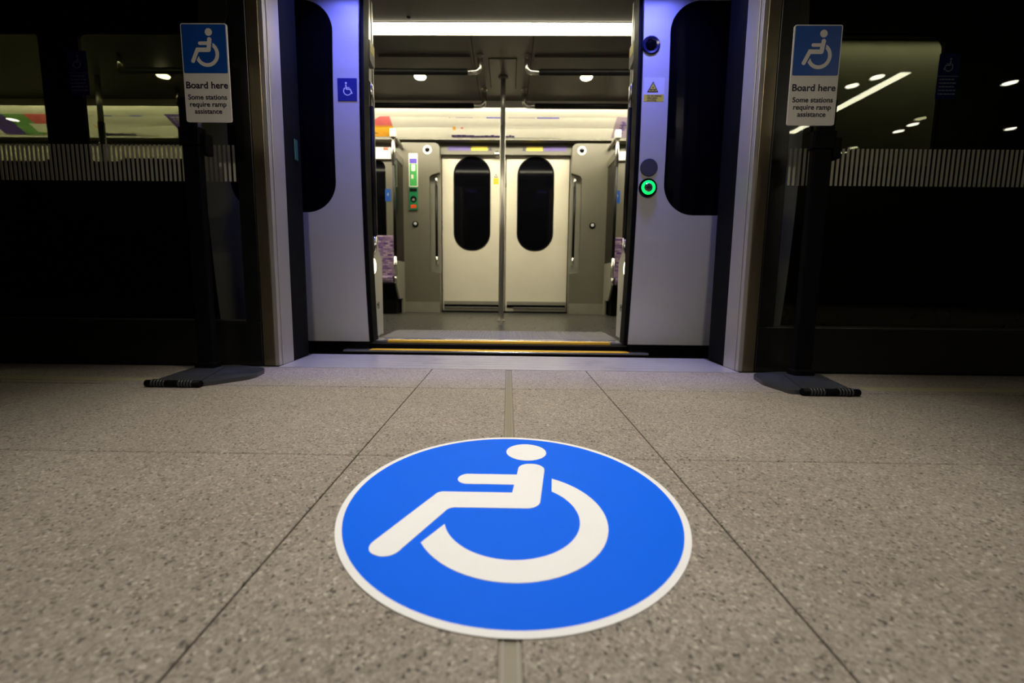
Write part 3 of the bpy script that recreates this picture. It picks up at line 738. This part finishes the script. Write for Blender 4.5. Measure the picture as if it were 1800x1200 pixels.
# things fitted inside the carriage ------------------------------------------------
def strip_light(y0, y1, label):
    t = thing('strip_light', (TX, (y0 + y1) / 2, ZC), label, 'strip light', 'light strips along the carriage ceiling')
    edges = [LX, -3.2, -1.75, -0.295, 0.165, 1.62, 3.1, RX]
    far = y0 > 3.5                       # the farther strip is tilted towards the cove behind it
    pr = [(y0, ZC - 0.046 if far else ZC - 0.010), (y1, ZC - 0.010), (y1, ZC - 0.004), (y0, ZC - 0.004)]
    for a, b in zip(edges, edges[1:]):
        MB().slab([pr], a + 0.002, b - 0.002, YZ).build('diffuser', 'far_strip_emit' if far else 'strip_emit', t)
    box('backing', 'black_rubber', t, LX, RX, y0, y1, ZC - 0.0035, ZC + 0.004)
    a = y1 + 0.004 if y0 < 3.5 else y0 - 0.012
    box('lip', 'cove_white', t, LX, RX, a, a + 0.008, ZC - 0.012 if y0 < 3.5 else ZC - 0.066, ZC - 0.001)
strip_light(3.09, 3.215, 'bright ceiling light strip across the doorway, nearest the platform')
strip_light(4.345, 4.475, 'bright ceiling light strip above the white advert cove, farther one')
dl0 = None
DLX = [(-0.79, 'round ceiling downlight inside the doorway, left of the pole'), (0.66, 'round ceiling downlight inside the doorway, right of the pole'),
       (-3.06, 'round ceiling downlight seen through the left glass screen')]
for x, lb in DLX:
    if dl0 is None:
        t = thing('downlight', (x, 3.83, ZC), lb, 'downlight', 'round downlights in the carriage ceiling')
        MB().lathe((x, 3.83, ZC - 0.0005), (0, 0, -1), [(0.062, 0), (0.060, 0.010), (0.052, 0.012)], 32).build('rim', 'chrome', t)
        MB().lathe((x, 3.83, ZC - 0.0130), (0, 0, -1), [(0.052, 0), (0.046, 0.010), (0.028, 0.016)], 32).build('lens', 'downlight_emit', t)
        dl0 = t
    else:
        t = dl0.copy(); COL.objects.link(t); t.location = (x, 3.83, ZC); t['label'] = lb
        for ch in dl0.children:
            c = ch.copy(); COL.objects.link(c); c.parent = t; c.matrix_parent_inverse = ch.matrix_parent_inverse.copy()
def ceiling_rail(s, y, zr, label):
    x0 = -0.243 if s < 0 else 0.130
    t = thing('ceiling_grab_rail', (x0, y, ZC), label, 'grab rail', 'ceiling grab rails in the vestibule')
    far = x0 + s * 2.9
    R = 0.045
    bend = [(x0, y, ZC - 0.001), (x0, y, zr + R)] + [(x0 + s * (R - R * math.cos(a)), y, zr + R - R * math.sin(a)) for a in [PI / 2 * k / 6 for k in range(1, 7)]] + [(x0 + s * 0.105, y, zr)]
    MB().tube(bend, 0.021).build('bend', 'chrome', t)
    MB().tube([(x0 + s * 0.105, y, zr), (far, y, zr)], 0.024).build('bar', 'grab_black', t)
    MB().tube([(far, y, zr), (far, y, ZC - 0.001)], 0.016).build('end_post', 'chrome', t)
    MB().lathe((x0, y, ZC - 0.001), (0, 0, -1), [(0.032, 0), (0.030, 0.008)], 24).build('flange', 'chrome', t)
ceiling_rail(-1, 3.50, 2.055, 'black ceiling grab rail left of the pole, nearer one')
ceiling_rail(1, 3.50, 2.055, 'black ceiling grab rail right of the pole, nearer one')
ceiling_rail(-1, 4.09, 2.036, 'black ceiling grab rail left of the pole, in front of the adverts')
ceiling_rail(1, 4.09, 2.036, 'black ceiling grab rail right of the pole, in front of the adverts')
t = thing('grab_pole', (-0.063, 3.84, 0.03), 'upright steel pole standing in the middle of the vestibule', 'pole')
MB().tube([(-0.063, 3.84, 0.03), (-0.063, 3.84, 1.77)], 0.025).build('lower_pole', 'pole_steel', t)
MB().tube([(-0.063, 3.84, 1.772), (-0.063, 3.84, ZC - 0.009)], 0.021).build('upper_pole', 'pole_steel', t)
MB().lathe((-0.063, 3.84, 0.031), (0, 0, 1), [(0.042, 0), (0.040, 0.012), (0.027, 0.016)], 28).build('floor_flange', 'chrome', t)
MB().lathe((-0.063, 3.84, ZC - 0.0085), (0, 0, -1), [(0.045, 0), (0.043, 0.014), (0.028, 0.02)], 28).build('ceiling_flange', 'ceiling_grey', t)

t = thing('grab_pole', (-3.66, 3.84, 0.03), 'dark upright pole inside the carriage seen through the left glass screen', 'pole')
MB().tube([(-3.66, 3.84, 0.03), (-3.66, 3.84, 1.78)], 0.026).build('lower_pole', 'grab_black', t)
MB().tube([(-3.66, 3.84, 1.782), (-3.66, 3.84, ZC - 0.009)], 0.021).build('upper_pole', 'pole_steel', t)
pp = box('partition_panel', 'partition_dark', train, 1.45, RX - 0.06, 3.27, 3.30, 0.031, ZC - 0.004); tag(pp, 'dull partition panel seen through the right glass screen')
def jamb_handle(s, label):
    x = JL if s < 0 else JR; xx = x - s * 0.036; y = 2.475
    t = thing('grab_rail', (x, y, 0.9), label, 'grab handle', 'upright grab handles on the door jambs')
    zt, zb = 1.50, 0.56
    MB().tube([(x - s * 0.002, y + 0.02, zt + 0.008), (xx + s * 0.012, y + 0.004, zt + 0.006), (xx, y, zt - 0.012), (xx, y, 1.375)], 0.0125).build('upper_bracket', 'chrome', t)
    MB().tube([(xx, y, 1.375), (xx, y, 0.66)], 0.015).build('grip', 'grab_black', t)
    MB().tube([(xx, y, 0.66), (xx, y, zb + 0.014), (xx + s * 0.012, y + 0.004, zb), (x - s * 0.002, y + 0.02, zb - 0.002)], 0.0125).build('lower_bracket', 'chrome', t)
jamb_handle(-1, 'black upright grab handle on the left door jamb')
jamb_handle(1, 'black upright grab handle on the right door jamb')

def draught_screen(s, label):
    x = -1.225 if s < 0 else 1.125; y0, y1 = 4.53, 4.895
    t = thing('draught_screen', (x, 4.7, 0.03), label, 'draught screen', 'draught screens beside the seats')
    a, b = x - 0.009, x + 0.009
    MB().slab([rounded([(y0, 0.36, 0), (y0 + 0.12, 0.20, 0), (y1, 0.20, 0), (y1, 0.62, 0), (y0, 0.62, 0)])], a, b, YZ).build('lower_panel', 'kick_grey', t)
    box('screen_leg', 'kick_grey', t, a, b, 4.80, y1, 0.03, 0.199)
    MB().box(x - 0.005, x + 0.005, y0 + 0.018, y1, 0.621, 1.70).build('dark_pane', 'draught_glass', t)
    MB().box(x - 0.011, x + 0.011, y0 + 0.017, y1, 1.701, 1.78).build('top_bar', 'panel_grey', t)
    MB().tube([(x, y0, 1.62), (x, y0, 0.66)], 0.0165).build('upright_grip', 'grab_black', t)
    MB().tube([(x, y0, 1.89), (x, y0, 1.62)], 0.0195).build('upper_sleeve', 'chrome', t)
    MB().tube([(x, y0, 0.66), (x, y0, 0.46)], 0.0195).build('lower_sleeve', 'chrome', t)
    MB().box(x - 0.03, x + 0.03, y0 - 0.03, y0 + 0.03, 1.89, 1.975).build('top_block', 'jamb_metal', t, bevel=0.008)
    MB().tube([(x, y0 + 0.03, 1.93), (x, y1, 1.90)], 0.020).build('wall_tie', 'kick_grey', t)
    MB().tube([(x, y0, 0.46), (x, y0, 0.372)], 0.013).build('lower_pin', 'chrome', t)
draught_screen(-1, 'dark draught screen with black upright grip, left of the rear doors')
draught_screen(1, 'dark draught screen with black upright grip, right of the rear doors')

def seat(x, label, src=None):
    if src:
        t = src.copy(); COL.objects.link(t); t.location.x = x; t['label'] = label
        for ch in src.children: c = ch.copy(); COL.objects.link(c); c.parent = t; c.matrix_parent_inverse = ch.matrix_parent_inverse.copy()
        return t
    t = thing('train_seat', (x, 4.8, 0.03), label, 'seat', 'purple seats along the far side')  # a single train seat, one of a row
    a, b = x - 0.215, x + 0.215
    MB().slab([rounded([(4.885, 0.44, 0.02), (4.935, 0.44, 0), (4.985, 0.93, 0.02), (4.925, 0.93, 0.03)])], a, b, YZ).build('backrest', 'moquette', t, bevel=0.01)
    MB().slab([rounded([(4.50, 0.38, 0.03), (4.90, 0.36, 0.02), (4.90, 0.438, 0.02), (4.50, 0.455, 0.03)])], a, b, YZ).build('cushion', 'moquette', t, bevel=0.01)
    box('seat_plinth', 'black_rubber', t, a, b, 4.66, 4.99, 0.031, 0.355)
    return t
s0 = seat(-1.47, 'purple patterned train seat left of the rear doors, nearest the screen')
seat(-1.92, 'purple patterned train seat left of the rear doors, second from the screen', s0)
seat(1.37, 'purple patterned train seat right of the rear doors, nearest the screen', s0)
seat(1.82, 'purple patterned train seat right of the rear doors, second from the screen', s0)
# small wall fittings beyond the screens
t = thing('wall_notice', (-1.46, 4.99, 1.85), 'white wall unit with red label left of the rear doors', 'wall unit')
box('housing', 'label_cream', t, -1.56, -1.375, 4.96, 4.999, 1.80, 1.93, bevel=0.004)
box('red_label', 'device_red', t, -1.46, -1.40, 4.957, 4.9595, 1.895, 1.925)
t = thing('wall_notice', (1.27, 4.99, 1.85), 'white wall unit right of the rear doors', 'wall unit')
box('housing', 'label_cream', t, 1.215, 1.36, 4.96, 4.999, 1.80, 1.90, bevel=0.004)
for x, sd in ((-1.425, 'left'), (1.262, 'right')):
    t = thing('blue_label', (x, 4.998, 1.40), 'small blue label on the wall %s of the rear doors' % sd, 'label')
    box('plate', 'sign_blue', t, x - 0.032, x + 0.032, 4.996, 4.9995, 1.33, 1.47)
    m = MB(); pictogram(m, XZ, 4.9945, 4.9958, x, 1.41, 0.022, 1, True); m.build('symbol', 'sticker_white', t)

# posters in the cove, lying on the curved white panel
COVE = [(4.485, ZC - 0.005), (4.62, 2.135), (4.75, 2.075), (4.86, 1.998)]
LEN = [0]
for a, b in zip(COVE, COVE[1:]): LEN.append(LEN[-1] + math.hypot(b[0] - a[0], b[1] - a[1]))
def cove(u, v, d):
    """u along the train, v in 0..1 down the cove (0 = top), d = height above the surface"""
    L = v * LEN[-1]
    for i in range(3):
        if L <= LEN[i + 1] + 1e-9 or i == 2:
            k = (L - LEN[i]) / (LEN[i + 1] - LEN[i]); a, b = COVE[i], COVE[i + 1]
            y = a[0] + (b[0] - a[0]) * k; z = a[1] + (b[1] - a[1]) * k
            n = Vector((b[1] - a[1], -(b[0] - a[0]))).normalized()
            return (u, y + n.x * d, z + n.y * d)
def cove_patch(mb, x0, x1, v0, v1, d=0.002, x0b=None, x1b=None):
    """flat print following the cove; x0b/x1b give the lower edge when slanted"""
    x0b = x0 if x0b is None else x0b; x1b = x1 if x1b is None else x1b
    n = 10; vs = []; fs = []
    for i in range(n + 1):
        t = i / n; v = v0 + (v1 - v0) * t; a = x0 + (x0b - x0) * t; b = x1 + (x1b - x1) * t
        vs += [cove(a, v, d), cove(b, v, d), cove(a, v, d - 0.0012), cove(b, v, d - 0.0012)]
    for i in range(n):
        k = 4 * i; fs += [(k, k + 1, k + 5, k + 4), (k + 2, k + 6, k + 7, k + 3), (k, k + 4, k + 6, k + 2), (k + 1, k + 3, k + 7, k + 5)]
    fs += [(0, 2, 3, 1), (4 * n, 4 * n + 1, 4 * n + 3, 4 * n + 2)]
    mb.add(vs, fs); return mb
def line_map(x0, x1, label):
    t = thing('line_map', ((x0 + x1) / 2, 4.68, 2.1), label, 'line map', 'line maps in the ceiling cove')
    W = x1 - x0; X = lambda f: x0 + W * f
    cove_patch(MB(), x0, x1, 0.10, 0.97).build('sheet', 'cove_white', t)
    m = MB()
    for a, b in ((0.34, 0.51), (0.80, 1.0)): cove_patch(m, X(a), X(b), 0.33, 0.36, 0.0034)
    m.build('route_line', 'map_line', t)
    m = MB()
    for a, b in ((0.0, 0.012), (0.06, 0.215), (0.54, 0.78)): cove_patch(m, X(a), X(b), 0.335, 0.352, 0.0034)
    m.build('fine_print', 'ad_lilac', t)
    m = MB(); k = 0.0; rr = random.Random(5)
    while k < 0.58:
        wd = rr.uniform(0.02, 0.055); h = rr.uniform(0.015, 0.045)
        cove_patch(m, X(k), X(k + wd), 0.93 - h, 0.955, 0.0034); k += wd + 0.002
    m.build('lower_line', 'map_dark', t)
    m = MB()
    cove_patch(m, X(0.02), X(0.045), 0.64, 0.74, 0.0034); m.build('orange_mark', 'ad_orange', t)
    m = MB()
    cove_patch(m, X(0.095), X(0.118), 0.66, 0.71, 0.0034); m.build('red_mark', 'ad_pink', t)
line_map(-0.65, 0.52, 'white line map in the ceiling cove behind the steel pole')
line_map(-4.62, -3.96, 'white line map in the ceiling cove seen through the left glass screen')
def poster(kind, x0, x1, label, sk=0.03):
    t = thing('poster', ((x0 + x1) / 2, 4.68, 2.1), label, 'poster', 'posters in the ceiling cove')
    W = x1 - x0; X = lambda f: x0 + W * f
    if kind == 'food':
        cove_patch(MB(), x0, x1, 0.32, 0.62).build('upper_sheet', 'ad_pink', t)
        cove_patch(MB(), x0, x1, 0.62, 0.95).build('lower_sheet', 'ad_orange', t)
        cove_patch(MB(), X(0.1), X(0.68), 0.52, 0.80, 0.0034, X(0.1), X(0.62)).build('white_shape', 'cove_white', t)
        cove_patch(MB(), X(0.66), X(0.86), 0.30, 0.45, 0.0034, X(0.56), X(0.72)).build('white_flash', 'cove_white', t)
        cove_patch(MB(), X(0.1), X(0.64), 0.80, 0.86, 0.0034, X(0.1), X(0.74)).build('brown_band', 'ad_brown', t)
    if kind == 'lilac':
        cove_patch(MB(), x0, x1, 0.30, 0.95).build('sheet', 'ad_lilac', t)
        m = MB()
        for i in range(8): cove_patch(m, X(0.10 + 0.03 * (i % 2)), X(0.16 + 0.02 * (i % 3)), 0.45 + i * 0.05, 0.48 + i * 0.05, 0.0034)
        m.build('lettering', 'ad_purple', t)
    if kind == 'purple':
        cove_patch(MB(), x0, x1, 0.28, 0.96).build('sheet', 'ad_purple', t)
        m = MB()
        for i in range(3):
            xx = 0.07
            while xx < 0.8: wd = random.uniform(0.04, 0.12); cove_patch(m, X(xx), X(xx + wd), 0.37 + i * 0.08, 0.41 + i * 0.08, 0.0034); xx += wd + 0.025
        m.build('lettering', 'ad_lilac', t)
        for q in (0.1, 0.5): cove_patch(MB(), X(q), X(q + 0.1), 0.68, 0.84, 0.0034).build('white_figure', 'cove_white', t)
    if kind == 'green':
        cove_patch(MB(), x0, X(0.33), 0.30, 0.95, 0.002, x0, X(0.33)).build('purple_field', 'ad_purple', t)
        cove_patch(MB(), X(0.33), X(0.65), 0.30, 0.95).build('green_field', 'ad_green', t)
        cove_patch(MB(), X(0.65), x1, 0.30, 0.95).build('pink_field', 'ad_pink', t)
        cove_patch(MB(), X(0.55), X(0.82), 0.62, 0.88, 0.0034).build('white_patch', 'cove_white', t)
poster('food', -1.95, -1.285, 'pink and orange poster in the ceiling cove left of the doorway view')
poster('lilac', 1.13, 1.75, 'lilac poster in the ceiling cove right of the doorway view')
poster('purple', -3.70, -3.08, 'purple poster in the ceiling cove behind the left sign stand')
poster('green', -5.72, -4.98, 'purple, green and pink poster in the ceiling cove at far left')

# ================================================================== FLOOR STICKER
DX, DY, DR = 0.0108, 0.7132, 0.298
t = thing('floor_sticker', (DX, DY, 0), 'large round blue floor sticker with white wheelchair symbol in front of the doors', 'floor sticker')
MB().slab([circ(DX, DY, DR, 128), circ(DX, DY, DR * 0.965, 128)], 0.0003, 0.0016, XY).build('white_border', 'vinyl_white', t)
MB().slab([circ(DX, DY, DR * 0.9648, 128)], 0.0003, 0.0015, XY).build('blue_disc', 'vinyl_blue', t)
m = MB(); pictogram(m, XY, 0.0015, 0.0021, DX, DY, DR)
m.build('wheelchair_symbol', 'vinyl_white', t)

# ================================================================== SIGN STANDS
def sign_stand(s, label):
    cxp = -1.274 if s < 0 else 1.228
    t = thing('sign_stand', (cxp, 1.70, 0), label, 'sign stand', 'wheelchair boarding signs on black stands')
    # base: rounded towards the doorway, straight hinged front edge
    if s < 0:
        o = [(-1.315, 1.475, 0.01), (-1.115, 1.475, 0.02), (-1.005, 1.60, 0.09), (-1.03, 1.74, 0.09), (-1.20, 1.80, 0.08), (-1.345, 1.765, 0.03)]
        fx0, fx1 = -1.315, -1.115
        sx0, sx1 = -1.270, -1.091
    else:
        o = [(1.025, 1.475, 0.02), (1.255, 1.475, 0.01), (1.335, 1.765, 0.03), (1.19, 1.80, 0.08), (1.04, 1.75, 0.09), (1.005, 1.61, 0.09)]
        fx0, fx1 = 1.025 + 0.03, 1.255
        sx0, sx1 = 1.068, 1.248
    b = MB().slab([rounded(o, 12)], 0.0, 0.016, XY).build('base_plate', 'stand_plastic', t, bevel=0.005)
    sub(MB().slab([rounded([(fx0 + 0.015, 1.48, 0.01), (fx1 - 0.015, 1.48, 0.01), (cxp + 0.06, 1.74, 0.02), (cxp - 0.06, 1.74, 0.02)])], 0.016, 0.021, XY), 'raised_centre', 'stand_plastic', b, 0.003)
    h = MB().tube([(fx0, 1.462, 0.0135), (fx1, 1.462, 0.0135)], 0.0125, 16).build('front_hinge', 'post_black', t)
    for q in (0.12, 0.62):
        for k in range(5):
            xx = fx0 + (fx1 - fx0) * (q + 0.055 * k)
            sub(MB().tube([(xx, 1.462, 0.0150), (xx + 0.006, 1.462, 0.0150)], 0.0148, 16), 'hinge_rib', 'stand_plastic', h)
    p = MB().slab([rrect(cxp - 0.0375, cxp + 0.0375, 1.705, 1.735, 0.010)], 0.021, 0.985, XY).build('post', 'post_black', t)
    box('post_foot', 'post_black', t, cxp - 0.043, cxp + 0.043, 1.695, 1.745, 0.0161, 0.045, bevel=0.006)
    # clamp and latch at the head of the post
    c = MB().slab([rrect(cxp - 0.046, cxp + 0.046, 1.698, 1.742, 0.012)], 0.925, 0.990, XY).build('post_cap', 'post_black', t)
    bx = cxp + 0.05 if s < 0 else cxp + 0.045
    box('latch', 'post_black', t, bx - 0.008, bx + 0.022, 1.700, 1.738, 0.885, 0.968, bevel=0.007)
    box('sign_bracket', 'post_black', t, cxp - 0.03, cxp + 0.03, 1.696, 1.712, 0.97, 1.10)
    pn = MB().slab([rrect(sx0, sx1, 1.005, 1.366, 0.008)], 1.690, 1.6955, XZ).build('sign_panel', 'sign_white', t)
    cx = (sx0 + sx1) / 2; w = sx1 - sx0; zt = 1.366; zm = 1.186
    sub(MB().slab([rrect(sx0 + 0.004, sx1 - 0.004, zm, zt - 0.004, 0.005)], 1.6888, 1.6899, XZ), 'blue_field', 'sign_blue', pn)
    m = MB(); pictogram(m, XZ, 1.6880, 1.6887, cx + 0.009, zm + 0.086, 0.089)
    sub(m, 'wheelchair_symbol', 'sign_white', pn)
    for tx, size, z, bold, xs_ in (('Board here', 0.0350, 1.1300, 0.0007, 1.04), ('Some stations', 0.0262, 1.0890, 0.0004, 1.04),
                              ('require ramp', 0.0262, 1.0625, 0.0004, 1.04), ('assistance', 0.0262, 1.0365, 0.0004, 1.04)):
        text_mesh('lettering', tx, size, (cx, 1.6893, z), 'ink', pn, 'CENTER', bold, 0.0004, xs=xs_)
    return t
sign_stand(-1, 'black sign stand with blue boarding sign, left of the train doors')
sign_stand(1, 'black sign stand with blue boarding sign, right of the train doors')

# ================================================================== PLATFORM CEILING LIGHTS
def linear(x, y0, y1, label):
    t = thing('platform_strip_light', (x, (y0 + y1) / 2, 2.9), label, 'strip light', 'long ceiling lights above the platform')
    box('housing', 'platform_dark', t, x - 0.08, x + 0.08, y0, y1, 2.87, 2.8995)
    box('diffuser', 'platform_strip_emit', t, x - 0.06, x + 0.06, y0 + 0.01, y1 - 0.01, 2.862, 2.8695)
linear(4.60, -3.4, -1.42, 'long bright platform ceiling light on the right')
def dot(x, y, label):
    t = thing('platform_downlight', (x, y, 2.9), label, 'downlight', 'round ceiling downlights above the platform')
    MB().lathe((x, y, 2.8995), (0, 0, -1), [(0.09, 0), (0.085, 0.012), (0.07, 0.014)], 24).build('rim', 'platform_dark', t)
    MB().lathe((x, y, 2.885), (0, 0, -1), [(0.068, 0), (0.066, 0.003)], 24).build('lens', 'platform_dot_emit', t)
for k, (x, y) in enumerate([(6.12, -1.71), (7.9, -3.2), (6.23, -3.05), (6.28, -3.34), (-7.9, -3.05), (4.28, -1.80), (4.40, -1.58)]):
    dot(x, y, 'round platform ceiling downlight behind the camera, above the %s' % ['near right', 'far right corner', 'right middle', 'right middle rear', 'left', 'right of the bright strip light', 'right end of the bright strip light'][k])
dot(0, 0.80, 'added round ceiling downlight, out of view, straight above the floor sticker')  # added fixture for the spot that lights the floor
dot(0, -1.40, 'added round ceiling downlight, out of view, behind the one above the floor sticker')  # added fixture for the spot aimed at the doors
